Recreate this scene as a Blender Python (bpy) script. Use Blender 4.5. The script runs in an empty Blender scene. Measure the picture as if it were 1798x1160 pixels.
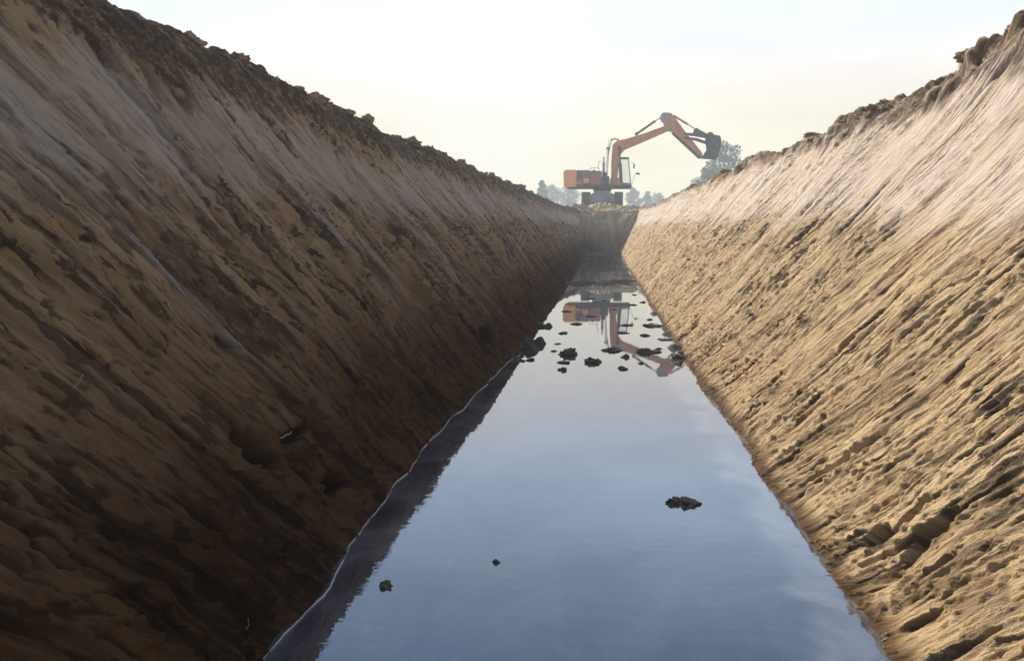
import bpy, bmesh, math, random
import numpy as np
from mathutils import Vector, Matrix

R = math.radians
scene = bpy.context.scene
col = scene.collection
random.seed(7)

# ------------------------------------------------------------------ camera
cam_d = bpy.data.cameras.new("camera")
cam = bpy.data.objects.new("camera", cam_d)
col.objects.link(cam)
cam.location = (0.0, 0.0, 1.54)
cam.rotation_euler = (R(90 - 6.03), 0.0, R(5.39))
cam_d.sensor_width = 36.0
cam_d.lens = 35.05
cam_d.clip_start = 0.05
cam_d.clip_end = 5000
scene.camera = cam

# ------------------------------------------------------------------ sky + sun
SUN_ELEV = 27.0
SUN_AZ = -42.0          # degrees from +Y, clockwise seen from above (negative = left)
world = bpy.data.worlds.new("World")
scene.world = world
world.use_nodes = True
wn = world.node_tree
wn.nodes.clear()
w_out = wn.nodes.new("ShaderNodeOutputWorld")
w_bg = wn.nodes.new("ShaderNodeBackground")
w_sky = wn.nodes.new("ShaderNodeTexSky")
w_sky.sky_type = 'NISHITA'
w_sky.sun_disc = False
w_sky.sun_elevation = R(SUN_ELEV)
w_sky.sun_rotation = R(SUN_AZ)
w_sky.altitude = 0
w_sky.air_density = 1.0
w_sky.dust_density = 3.0
w_sky.ozone_density = 1.0
w_bg.inputs["Strength"].default_value = 0.10
# a milky veil low in the sky, thinning upwards (by the direction's own elevation)
w_tc = wn.nodes.new("ShaderNodeTexCoord")
w_sep = wn.nodes.new("ShaderNodeSeparateXYZ")
wn.links.new(w_tc.outputs["Generated"], w_sep.inputs[0])
def w_map(src, a, b, c, d):
    m = wn.nodes.new("ShaderNodeMapRange"); m.interpolation_type = 'SMOOTHSTEP'
    wn.links.new(src, m.inputs[0])
    for i, v in enumerate((a, b, c, d)): m.inputs[i + 1].default_value = v
    return m.outputs[0]
def w_mix(f, a, b):
    m = wn.nodes.new("ShaderNodeMix"); m.data_type = 'RGBA'
    for sock, v in ((m.inputs[0], f), (m.inputs[6], a), (m.inputs[7], b)):
        if isinstance(v, tuple): sock.default_value = (*v, 1)
        else: wn.links.new(v, sock)
    return m.outputs[2]
w_veil = w_mix(w_map(w_sep.outputs["Z"], 0.02, 0.20, 0, 1), (5.9, 5.2, 3.4), (6.5, 6.3, 6.3))
w_high = w_mix(w_map(w_sep.outputs["Z"], 0.45, 0.80, 1.0, 0.0), w_sky.outputs[0], (2.8, 4.3, 6.9))
w_mid = w_mix(w_map(w_sep.outputs["Z"], 0.26, 0.42, 1.0, 0.0), w_high, (5.6, 7.3, 9.9))
w_col = w_mix(w_map(w_sep.outputs["Z"], 0.13, 0.28, 1.0, 0.0), w_mid, w_veil)
# thin uneven high cloud
w_mp = wn.nodes.new("ShaderNodeMapping"); w_mp.inputs["Scale"].default_value = (1.0, 1.0, 4.5)
wn.links.new(w_tc.outputs["Generated"], w_mp.inputs[0])
w_nz = wn.nodes.new("ShaderNodeTexNoise"); w_nz.inputs["Scale"].default_value = 3.2; w_nz.inputs["Detail"].default_value = 5
wn.links.new(w_mp.outputs[0], w_nz.inputs["Vector"])
w_cl = wn.nodes.new("ShaderNodeVectorMath"); w_cl.operation = 'SCALE'
wn.links.new(w_col, w_cl.inputs[0]); wn.links.new(w_map(w_nz.outputs["Fac"], 0.35, 0.65, 0.93, 1.06), w_cl.inputs["Scale"])
w_col = w_cl.outputs[0]
# a broad brighter patch of thin cloud low over the left bank
w_dot = wn.nodes.new("ShaderNodeVectorMath"); w_dot.operation = 'DOT_PRODUCT'
wn.links.new(w_tc.outputs["Generated"], w_dot.inputs[0])
w_dot.inputs[1].default_value = (-0.109, 0.986, 0.122)
w_col = w_mix(w_map(w_dot.outputs["Value"], 0.992, 0.9995, 0.0, 0.40), w_col, (6.6, 6.6, 6.4))
wn.links.new(w_col, w_bg.inputs["Color"])
wn.links.new(w_bg.outputs[0], w_out.inputs["Surface"])

sun_d = bpy.data.lights.new("sun", 'SUN')
sun_d.energy = 5.0
sun_d.angle = R(0.6)
sun_d.color = (1.0, 0.93, 0.82)
sun = bpy.data.objects.new("sun", sun_d)
col.objects.link(sun)
_e, _a = R(SUN_ELEV), R(SUN_AZ)
to_sun = Vector((math.cos(_e) * math.sin(_a), math.cos(_e) * math.cos(_a), math.sin(_e)))
sun.rotation_euler = to_sun.to_track_quat('Z', 'Y').to_euler()
sun.location = (-20, 10, 30)

vs = scene.view_settings
vs.view_transform = 'Standard'
vs.look = 'None'
vs.exposure = 0.65
vs.gamma = 1.0
vs.use_curve_mapping = False
scene.render.engine = 'CYCLES'
scene.cycles.use_denoising = True
scene.cycles.filter_width = 1.6
scene.cycles.volume_bounces = 1
scene.cycles.max_bounces = 8
scene.cycles.volume_step_rate = 4.0

# ------------------------------------------------------------------ noise
def _hash(ix, iy, seed):
    h = ix.astype(np.int32).astype(np.uint32) * np.uint32(374761393) + iy.astype(np.int32).astype(np.uint32) * np.uint32(668265263) + np.uint32((seed * 974634317) & 0xFFFFFFFF)
    h = (h ^ (h >> np.uint32(13))) * np.uint32(1274126177)
    return h ^ (h >> np.uint32(16))

_GA = np.arange(1024) * (2 * math.pi / 1024)
_GC = np.cos(_GA).astype(np.float32); _GS = np.sin(_GA).astype(np.float32)

def pnoise(x, y, seed=0):
    """2-D gradient noise, about -1..1"""
    x0 = np.floor(x); y0 = np.floor(y)
    fx = (x - x0).astype(np.float32); fy = (y - y0).astype(np.float32)
    ux = fx * fx * fx * (fx * (fx * 6 - 15) + 10)
    uy = fy * fy * fy * (fy * (fy * 6 - 15) + 10)
    def g(dx, dy):
        a = (_hash(x0 + dx, y0 + dy, seed) & np.uint32(1023)).astype(np.intp)
        return _GC[a] * (fx - dx) + _GS[a] * (fy - dy)
    a0 = g(0, 0); n0 = a0 + (g(1, 0) - a0) * ux
    a1 = g(0, 1); n1 = a1 + (g(1, 1) - a1) * ux
    return (n0 + (n1 - n0) * uy) * np.float32(1.5)

def fbm(x, y, seed=0, octs=4, gain=0.5, lac=2.03):
    a = 1.0; t = 0.0; s = 0.0
    for o in range(octs):
        t = t + a * pnoise(x, y, seed + 17 * o)
        s += a
        a *= gain
        x = x * lac + 3.7; y = y * lac - 1.3
    return t / s

def worley(x, y, seed=0):
    """distance to nearest jittered point and that cell's random value"""
    x0 = np.floor(x); y0 = np.floor(y)
    best = np.full(x.shape, 9.0); rnd = np.zeros(x.shape)
    for dx in (-1, 0, 1):
        for dy in (-1, 0, 1):
            h = _hash(x0 + dx, y0 + dy, seed)
            px = x0 + dx + (h & 0xFF) / 255.0
            py = y0 + dy + ((h >> 8) & 0xFF) / 255.0
            d = (px - x) ** 2 + (py - y) ** 2
            m = d < best
            best = np.where(m, d, best)
            rnd = np.where(m, ((h >> 16) & 0xFF) / 255.0, rnd)
    return np.sqrt(best), rnd

def sstep(a, b, x):
    t = np.clip((x - a) / (b - a), 0, 1)
    return t * t * (3 - 2 * t)

# ------------------------------------------------------------------ helpers
def tag(o, label=None, cat=None, group=None, kind=None):
    if label: o["label"] = label
    if cat: o["category"] = cat
    if group: o["group"] = group
    if kind: o["kind"] = kind
    return o

def grid_mesh(name, P, mat, attrs=None, flip=False, parent=None, smooth=True):
    """P: (n, m, 3) array of points -> one quad grid object"""
    n, m, _ = P.shape
    me = bpy.data.meshes.new(name)
    me.vertices.add(n * m)
    me.vertices.foreach_set("co", np.ascontiguousarray(P.reshape(-1), dtype=np.float32))
    i = np.arange(n * m).reshape(n, m)
    q = np.stack([i[:-1, :-1], i[1:, :-1], i[1:, 1:], i[:-1, 1:]], -1).reshape(-1, 4)
    if flip: q = q[:, ::-1]
    nf = len(q)
    me.loops.add(nf * 4)
    me.loops.foreach_set("vertex_index", np.ascontiguousarray(q.reshape(-1), dtype=np.int32))
    me.polygons.add(nf)
    me.polygons.foreach_set("loop_start", np.arange(0, nf * 4, 4, dtype=np.int32))
    me.polygons.foreach_set("loop_total", np.full(nf, 4, dtype=np.int32))
    me.update(calc_edges=True)
    if smooth:
        me.polygons.foreach_set("use_smooth", np.ones(nf, dtype=bool))
    for k, v in (attrs or {}).items():
        if v.ndim == 3:
            a = me.attributes.new(k, 'FLOAT_VECTOR', 'POINT')
            a.data.foreach_set("vector", np.ascontiguousarray(v.reshape(-1), dtype=np.float32))
        else:
            a = me.attributes.new(k, 'FLOAT', 'POINT')
            a.data.foreach_set("value", np.ascontiguousarray(v.reshape(-1), dtype=np.float32))
    me.materials.append(mat)
    o = bpy.data.objects.new(name, me)
    col.objects.link(o)
    if parent: o.parent = parent
    return o

def bm_obj(name, bm, mat, parent=None, smooth=False, autosmooth=False):
    me = bpy.data.meshes.new(name)
    bmesh.ops.recalc_face_normals(bm, faces=bm.faces)
    bm.to_mesh(me); bm.free()
    me.materials.append(mat)
    if smooth or autosmooth:
        for p in me.polygons: p.use_smooth = True
    if autosmooth:
        me.set_sharp_from_angle(angle=R(40))
    o = bpy.data.objects.new(name, me)
    col.objects.link(o)
    if parent: o.parent = parent
    return o

def empty(name, loc, rz=0.0):
    o = bpy.data.objects.new(name, None)
    col.objects.link(o)
    o.location = loc; o.rotation_euler = (0, 0, rz)
    o.empty_display_size = 0.3
    return o

# ------------------------------------------------------------------ node helpers
class NT:
    def __init__(self, name):
        self.mat = bpy.data.materials.new(name)
        self.mat.use_nodes = True
        self.t = self.mat.node_tree
        self.t.nodes.clear()
        self.out = self.n("ShaderNodeOutputMaterial")
    def n(self, typ, **kw):
        nd = self.t.nodes.new(typ)
        for k, v in kw.items(): setattr(nd, k, v)
        return nd
    def l(self, a, b): self.t.links.new(a, b)
    def val(self, sock, v):
        if hasattr(v, "links") or isinstance(v, bpy.types.NodeSocket): self.l(v, sock)
        else: sock.default_value = v
    def math(self, op, a, b=0.0, c=0.0, clamp=False):
        m = self.n("ShaderNodeMath", operation=op, use_clamp=clamp)
        for i, v in enumerate((a, b, c)): self.val(m.inputs[i], v)
        return m.outputs[0]
    def mix(self, f, a, b, blend='MIX'):
        m = self.n("ShaderNodeMix", data_type='RGBA', blend_type=blend, clamp_factor=True)
        self.val(m.inputs[0], f)
        self.val(m.inputs[6], a if not isinstance(a, tuple) else (*a, 1))
        self.val(m.inputs[7], b if not isinstance(b, tuple) else (*b, 1))
        return m.outputs[2]
    def attr(self, name, vec=False):
        a = self.n("ShaderNodeAttribute", attribute_name=name)
        return a.outputs["Vector" if vec else "Fac"]
    def noise(self, vec, scale, detail=4, rough=0.55, dist=0.0):
        t = self.n("ShaderNodeTexNoise")
        t.inputs["Scale"].default_value = scale
        t.inputs["Detail"].default_value = detail
        t.inputs["Roughness"].default_value = rough
        t.inputs["Distortion"].default_value = dist
        if vec is not None: self.l(vec, t.inputs["Vector"])
        return t.outputs["Fac"]
    def ramp(self, f, a, b):
        m = self.n("ShaderNodeMapRange", interpolation_type='SMOOTHSTEP')
        self.l(f, m.inputs[0]); m.inputs[1].default_value = a; m.inputs[2].default_value = b
        return m.outputs[0]
    def obj(self):
        return self.n("ShaderNodeTexCoord").outputs["Object"]
    def scale(self, v, s):
        m = self.n("ShaderNodeMapping"); self.l(v, m.inputs[0]); m.inputs["Scale"].default_value = s
        return m.outputs[0]
    def bump(self, h, strength, dist, normal=None):
        b = self.n("ShaderNodeBump")
        b.inputs["Strength"].default_value = strength
        b.inputs["Distance"].default_value = dist
        self.l(h, b.inputs["Height"])
        if normal is not None: self.l(normal, b.inputs["Normal"])
        return b.outputs[0]
    def principled(self, color, rough, normal=None, metallic=0.0, spec=0.5):
        p = self.n("ShaderNodeBsdfPrincipled")
        self.val(p.inputs["Base Color"], color if not isinstance(color, tuple) else (*color, 1))
        self.val(p.inputs["Roughness"], rough)
        self.val(p.inputs["Metallic"], metallic)
        self.val(p.inputs["Specular IOR Level"], spec)
        if normal is not None: self.l(normal, p.inputs["Normal"])
        self.l(p.outputs[0], self.out.inputs["Surface"])
        return p

# ------------------------------------------------------------------ soil materials
TAN = (0.50, 0.362, 0.205)
TAN2 = (0.34, 0.225, 0.115)
PALE = (0.55, 0.445, 0.365)
TOPSOIL = (0.085, 0.056, 0.038)
MUD = (0.050, 0.034, 0.020)

def soil_material(name):
    """clay, sand and topsoil by the vertex attributes pale / top / damp_shade / streak"""
    m = NT(name)
    st = m.attr("streak", True)
    ob = m.obj()
    n_big = m.noise(ob, 1.3, 5, 0.6)
    n_str = m.noise(m.scale(st, (9.0, 0.7, 1)), 1.0, 5, 0.62)
    n_mid = m.noise(m.scale(st, (22, 7, 1)), 1.0, 5, 0.65)
    n_fin = m.noise(ob, 95, 4, 0.65)
    base = m.mix(m.ramp(n_str, 0.35, 0.68), TAN, TAN2)
    base = m.mix(m.math('MULTIPLY', m.ramp(n_big, 0.5, 0.75), 0.5), base, (0.44, 0.31, 0.18))
    base = m.mix(m.attr("pale"), base, PALE)
    base = m.mix(m.math('MULTIPLY', m.attr("smear"), 0.55), base, (0.47, 0.43, 0.38))
    base = m.mix(m.math('MULTIPLY', m.attr("moist_shade"), 0.90), base, (0.045, 0.027, 0.016))
    topm = m.math('MULTIPLY', m.attr("top"), m.ramp(n_mid, 0.28, 0.60))
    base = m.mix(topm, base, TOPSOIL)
    base = m.mix(m.math('MULTIPLY', m.ramp(n_fin, 0.52, 0.8), 0.40), base, (0.16, 0.105, 0.06))
    base = m.mix(m.math('MULTIPLY', m.ramp(n_fin, 0.45, 0.25), 0.25), base, (0.62, 0.52, 0.40))
    damp_shade = m.attr("damp_shade")
    base = m.mix(damp_shade, base, m.mix(1.0, base, (0.21, 0.16, 0.115), blend='MULTIPLY'))
    rough = m.math('SUBTRACT', 0.95, m.math('MULTIPLY', m.attr("smear"), 0.35))
    b1 = m.bump(n_mid, 0.8, 0.03)
    b2 = m.bump(n_fin, 0.7, 0.010, b1)
    m.principled(base, rough, b2, spec=0.10)
    return m.mat

M_SOIL = soil_material("ditch_soil")

# ------------------------------------------------------------------ ditch banks
H_FIELD = 2.96
def crest_drop(Y):
    return 1.0 - 0.115 * sstep(48, 62, Y)

def y_rows():
    fine = []
    y = 1.5
    while y < 67.5:
        fine.append(y); y += max(0.0052, (y - 1.2) * 0.00175)
    coarse = list(np.arange(-13.0, 1.5, 0.06))
    return np.array(coarse + fine)

WATERLINE = {}
def make_bank(side):
    Y = y_rows()
    if side < 0:
        X0, k = 1.24, 0.592
    else:
        X0, k = 1.06, 0.69
    # profile: outward offset and height by arc length
    pts = [(-0.30, -0.16), (-0.09, -0.05), (-0.005, 0.015), (0.06, 0.10)] if side > 0 else \
          [(-0.45, -0.25), (-0.14, -0.12), (-0.01, 0.0), (0.05, 0.10)]
    pts = [(X0 + a, b) for a, b in pts]
    for h in np.linspace(0.2, 2.72, 30): pts.append((X0 + k * h, h))
    xe = X0 + k * 2.72
    if side < 0: pts += [(xe + 0.10, 2.82), (xe + 0.24, 2.88), (xe + 0.42, 2.90), (xe + 0.75, 2.90), (xe + 1.5, 2.90), (xe + 3.6, 2.92)]
    else: pts += [(xe + 0.10, 2.81), (xe + 0.24, 2.86), (xe + 0.42, 2.88), (xe + 0.75, 2.88), (xe + 1.5, 2.90), (xe + 3.6, 2.92)]
    pts = np.array(pts)
    seg = np.hypot(*np.diff(pts, axis=0).T); S = np.concatenate([[0], np.cumsum(seg)])
    s_crest = S[-5]
    s = np.concatenate([np.arange(0, s_crest + 0.55, 0.0092), np.arange(s_crest + 0.56, S[-1], 0.05), [S[-1]]])
    px = np.interp(s, S, pts[:, 0]); pz = np.interp(s, S, pts[:, 1])
    # soften the polyline
    for _ in range(3):
        px[1:-1] = (px[:-2] + 2 * px[1:-1] + px[2:]) / 4
        pz[1:-1] = (pz[:-2] + 2 * pz[1:-1] + pz[2:]) / 4
    tx = np.gradient(px, s); tz = np.gradient(pz, s)
    ln = np.hypot(tx, tz); nx, nz = -tz / ln, tx / ln          # points into the ditch / up
    for _ in range(20):
        nx[1:-1] = (nx[:-2] + nx[1:-1] + nx[2:]) / 3
        nz[1:-1] = (nz[:-2] + nz[1:-1] + nz[2:]) / 3
    YY, SS = np.meshgrid(Y, s, indexing='ij')
    YY = YY - (0.70 if side < 0 else 0.78) * np.minimum(SS, s_crest + 0.3)      # rows run along the bucket strokes
    H = np.broadcast_to(pz, YY.shape)
    sd = 100 if side < 0 else 500
    lean = 0.70 if side < 0 else 0.78
    U = YY + lean * SS                                           # constant along a bucket stroke
    U = U + 0.10 * pnoise(YY * 0.5, SS * 0.6, sd + 1)
    V = SS
    face = sstep(-0.02, 0.14, H) * (1 - sstep(s_crest - 0.05, s_crest + 0.35, SS))
    # ---- relief
    d = 0.085 * fbm(YY * 0.35, SS * 0.5, sd + 2, 3)
    d0 = d
    strokes = fbm(U * 1.1, V * 0.10, sd + 3, 3)                  # broad scoop strokes
    d = d + face * 0.050 * strokes
    g1 = fbm(U * 3.7, V * 0.16, sd + 4, 3); g2 = fbm(U * 10.3, V * 0.30, sd + 5, 2); g3 = fbm(U * 26, V * 0.6, sd + 6, 2)
    G_W = 1.0 if side < 0 else (1 - 0.5 * sstep(1.5, 2.0, H)) * (0.55 + 0.9 * sstep(-0.3, 0.3, pnoise(YY * 0.6, SS * 0.6, sd + 47)))
    stroke_on = sstep(-0.15, 0.35, pnoise(U * 0.8, V * 0.35, sd + 7))
    d = d + face * stroke_on * G_W * (0.050 * g1 + 0.034 * g2 + 0.016 * g3)
    # sharp tooth grooves in places
    gr = np.abs(pnoise(U * 2.6, V * 0.13, sd + 8))
    groove_on = sstep(0.05, 0.45, pnoise(U * 0.9 + 9, V * 0.25, sd + 9))
    d = d - face * groove_on * 0.055 * (1 - sstep(0.0, 0.07, gr))
    # torn crumbly patches: clumps pulled along the stroke
    pale_c = 2.02 + 0.10 * pnoise(YY * 0.25, YY * 0 + 3.3, sd + 10)
    hb = H + 0.20 * fbm(U * 1.7, V * 0.8, sd + 11, 3) + 0.16 * pnoise(U * 4.5, V * 0.35, sd + 41) + 0.07 * pnoise(U * 13, V * 0.6, sd + 42)
    pale_lo = 0.30 if side < 0 else 0.36
    pale_hi = 0.30 if side < 0 else 0.72
    pale = sstep(pale_c - pale_lo - 0.24, pale_c - pale_lo + 0.20, hb) * (1 - sstep(pale_c + pale_hi - 0.08, pale_c + pale_hi + 0.10, hb))
    pale = pale * (0.55 + 0.45 * sstep(-0.35, 0.25, fbm(U * 2.2, V * 0.5, sd + 31, 4)))
    rough_zone = np.clip(1 - (0.90 if side < 0 else 0.80) * pale, 0, 1)
    patch = sstep(-0.30, 0.30, fbm(U * 1.1, V * 0.45, sd + 12, 3)) * (0.55 + 0.45 * sstep(0.35, 0.9, H))
    if side < 0: patch = patch * (0.40 + 0.60 * sstep(0.6, 1.4, H))
    patch = (0.25 if side < 0 else 0.22) + (0.75 if side < 0 else 0.78) * patch
    wx = U + 0.020 * pnoise(YY * 7, SS * 7, sd + 13) + 0.006 * pnoise(YY * 19, SS * 19, sd + 33)
    wy = V + 0.06 * pnoise(YY * 6 + 5, SS * 6, sd + 14)
    c1 = fbm(wx * 8.5, wy * 1.5, sd + 15, 4)
    c2 = fbm(wx * 17, wy * 3.6, sd + 16, 4, 0.6)
    c3 = fbm(wx * 38, wy * 11, sd + 17, 2)
    saw = lambda t: t - np.floor(t)
    f1 = saw(1.7 * fbm(wx * 5.0, wy * 0.6, sd + 34, 4) + 0.25 * V)      # torn flakes with a sharp lip
    f2 = saw(2.0 * fbm(wx * 12, wy * 2.0, sd + 35, 3))
    clumps = 0.034 * sstep(0.04, 0.14, c1) + 0.026 * sstep(0.04, 0.13, c2) + 0.011 * sstep(0.02, 0.14, c3) + 0.034 * f1 + 0.014 * f2
    amp = 0.65 + 0.45 * sstep(4.0, 9.0, YY) if side < 0 else 0.60 + 0.25 * sstep(4.5, 12.0, YY)
    d = d + face * amp * rough_zone * patch * clumps
    d = d + face * (0.35 + 0.65 * rough_zone) * (0.007 * c3 + 0.006 * c2)
    d = d + face * (0.25 + 0.75 * patch) * 0.016 * f1 * (1 - rough_zone)
    holes = sstep(0.36, 0.44, fbm(wx * 6.5, wy * 1.1, sd + 18, 3))
    d = d - face * (0.25 + 0.75 * rough_zone) * holes * 0.065
    spk2 = sstep(0.16, 0.26, fbm(wx * 21 + 3, wy * 6.5, sd + 45, 3) + 0.12 * pnoise(U * 1.5, V * 1.1, sd + 46))
    d = d - face * spk2 * rough_zone * 0.014
    slit = 1 - sstep(0.0, 0.055, np.abs(pnoise(wx * 3.1, wy * 0.30, sd + 36)))
    slit = slit * sstep(0.12, 0.4, pnoise(U * 1.3 + 3, V * 0.9, sd + 37))
    d = d - face * slit * 0.060
    # crest: crumbling lumps of topsoil
    cz = (sstep(s_crest - 0.30, s_crest + 0.02, SS) if side < 0 else sstep(s_crest - 0.45, s_crest - 0.10, SS)) * (1 - 0.75 * sstep(s_crest + 0.5, s_crest + 1.3, SS))
    w1, r1 = worley(YY * 4.2 + 0.15 * c1, SS * 4.6, sd + 19)
    w2, r2 = worley(YY * 10 + 0.2 * c2, SS * 10.5, sd + 20)
    lump = np.maximum(0, 1 - (w1 / 0.55) ** 2) * 0.085 * (r1 > 0.45) * r1 + np.maximum(0, 1 - (w2 / 0.6) ** 2) * 0.034 * (r2 > 0.35)
    lump = lump * (0.4 + 0.9 * sstep(-0.2, 0.4, pnoise(YY * 0.7, SS * 0.5, sd + 21)))
    d = d + cz * ((0.45 if side < 0 else 0.8) * lump + 0.06 * fbm(YY * 1.7, SS * 1.5, sd + 22, 3) + 0.012 * c3)
    if side > 0:      # ragged overhanging lumps along the sunny edge
        ov = sstep(0.12, 0.40, fbm(U * 1.6, V * 1.1, sd + 23, 3)) * sstep(s_crest - 0.75, s_crest - 0.3, SS) * (1 - sstep(s_crest + 0.1, s_crest + 0.5, SS))
        d = d + ov * 0.11
    # toe: small fallen crumbs at the waterline
    toe = sstep(-0.10, 0.02, H) * (1 - sstep(0.35, 0.75, H))
    w3, r3 = worley(YY * 24 + c1, SS * 24 + c2, sd + 24)
    d = d + toe * (0.030 * np.maximum(0, 1 - (w3 / 0.6) ** 2) * (r3 > 0.55) * sstep(-0.1, 0.3, c1 + c2) + 0.05 * fbm(YY * 1.6, SS * 2, sd + 25, 4))
    # dug-out bites seen low on the banks
    if side > 0:
        calm = 0.55 + 0.33 * sstep(4.5, 13.0, YY)
        calm = calm + (1 - calm) * sstep(s_crest - 0.7, s_crest - 0.3, SS)
        d = d0 + (d - d0) * calm
    bites = [(4.25, 0.52, 0.19, 0.15, 0.17), (4.85, 0.23, 0.18, 0.06, 0.12), (4.75, 0.50, 0.24, 0.035, 0.07), (11.0, 0.35, 0.5, 0.12, 0.12)] if side < 0 else \
            [(4.18, 0.31, 0.055, 0.17, 0.26), (3.93, 0.33, 0.075, 0.17, 0.28), (4.34, 0.20, 0.10, 0.07, 0.18), (3.70, 0.27, 0.035, 0.10, 0.18)]
    hollow = np.zeros(YY.shape)
    for by, bs, ry, rs, dep in bites:
        s0 = np.interp(bs, pz, s)
        q = ((YY + lean * 0.6 * (SS - s0) - by) / ry) ** 2 + ((SS - s0) / rs) ** 2 + 0.55 * c1 + 0.4 * c2
        mk = 1 - sstep(0.55, 0.95, q)
        d = d - dep * mk
        hollow = np.maximum(hollow, mk)
    k_y = crest_drop(YY) * (0.966 + 0.030 * (1 - sstep(8, 13, YY)) if side < 0 else 0.982)
    zz = H * np.where(H > 0, k_y, 1.0) + 0.05 * fbm(YY * 0.30, YY * 0 + 0.5, sd + 26, 2) * sstep(1.0, 2.9, H)
    xx = px[None, :] + 0.07 * fbm(YY * 0.22, YY * 0 + 8.5, sd + 27, 3) + nx[None, :] * d
    # the far end is a little narrower
    low = 1 - sstep(0.2, 2.6, H)
    xx = xx - low * (0.17 * sstep(7, 12, YY) if side < 0 else 0.13 * sstep(7, 12, YY) + 0.14 * sstep(12, 42, YY))
    xx = xx - np.clip(xx - X0, 0, None) * (0.72 if side < 0 else 0.48) * sstep(50, 62, YY) * (SS < s_crest + 0.6)
    zz = zz + nz[None, :] * d
    if side > 0: zz = zz + 0.13 * (1 - sstep(7.0, 10.0, YY)) * sstep(2.2, 2.8, H) * (1 - sstep(s_crest + 0.8, s_crest + 2.0, SS))
    P = np.stack([side * xx, YY, zz], -1)
    # ---- what the soil is, with some shade painted into its colour
    topw = 0.40 if side < 0 else 0.20 + 0.20 * (1 - sstep(10, 20, YY))
    hb2 = H + 0.14 * fbm(U * 1.9, V * 0.5, sd + 44, 4, 0.6) + 0.14 * fbm(YY * 1.3, SS * 1.3, sd + 28, 4) + 0.06 * strokes
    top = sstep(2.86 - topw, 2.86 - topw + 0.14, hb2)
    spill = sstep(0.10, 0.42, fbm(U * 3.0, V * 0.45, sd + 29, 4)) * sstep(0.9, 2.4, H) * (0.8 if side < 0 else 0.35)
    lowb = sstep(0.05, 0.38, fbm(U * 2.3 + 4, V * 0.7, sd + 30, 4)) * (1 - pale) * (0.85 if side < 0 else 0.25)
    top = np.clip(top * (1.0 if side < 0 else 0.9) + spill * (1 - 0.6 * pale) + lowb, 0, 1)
    damp_shade = (1 - sstep(0.0, 0.10 if side > 0 else 0.25, H + 0.04 * c1)) 
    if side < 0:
        damp_shade = np.clip(damp_shade + 0.74 * (1 - sstep(0.1, 1.6, hb)) + 0.34, 0, 1)  # paints the left bank's shade into its colour, deepest low down
    wl = np.abs(np.where(SS < s_crest, zz, 9.0)).argmin(1)
    WATERLINE[side] = np.stack([side * xx[np.arange(len(Y)), wl], YY[np.arange(len(Y)), wl]], -1)
    smear = sstep(0.26, 0.44, pnoise(U * 1.25 + 2, V * 0.10, sd + 38)) * sstep(-0.2, 0.2, pnoise(U * 6, V * 0.4, sd + 39)) * sstep(0.5, 1.0, H) * (1 - 0.8 * top) * (1.0 if side < 0 else 0.22)
    dark = sstep(0.18, 0.36, fbm(U * 7.0, V * 0.55, sd + 40, 4)) * (1 - pale * 0.7)
    specks = sstep(0.14, 0.26, fbm(wx * 13, wy * 3.4, sd + 43, 4)) * (0.35 + 0.65 * patch) * rough_zone
    specks = np.maximum(specks, spk2 * (0.35 + 0.65 * patch) * (0.25 + 0.75 * rough_zone))
    if side > 0: specks = specks * 0.95
    dark = np.clip(0.7 * dark + 0.8 * slit + 1.1 * specks + 0.8 * holes * face + hollow, 0, 1)  # slits, holes, dents and bites get shade painted in, beside random dark flecks
    streak = np.stack([U, V, np.zeros_like(U)], -1)
    o = grid_mesh("ditch_bank", P, M_SOIL, {"pale": pale * (0.62 if side < 0 else 0.9), "top": top, "damp_shade": damp_shade, "smear": smear, "moist_shade": dark, "streak": streak}, flip=(side > 0))
    return o

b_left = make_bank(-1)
tag(b_left, "shaded dark brown ditch bank on the left, scored by bucket strokes", "ditch bank", "ditch banks", "structure")
b_right = make_bank(1)
tag(b_right, "sunlit tan ditch bank on the right with crumbly clumps and pale upper band", "ditch bank", "ditch banks", "structure")

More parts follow.
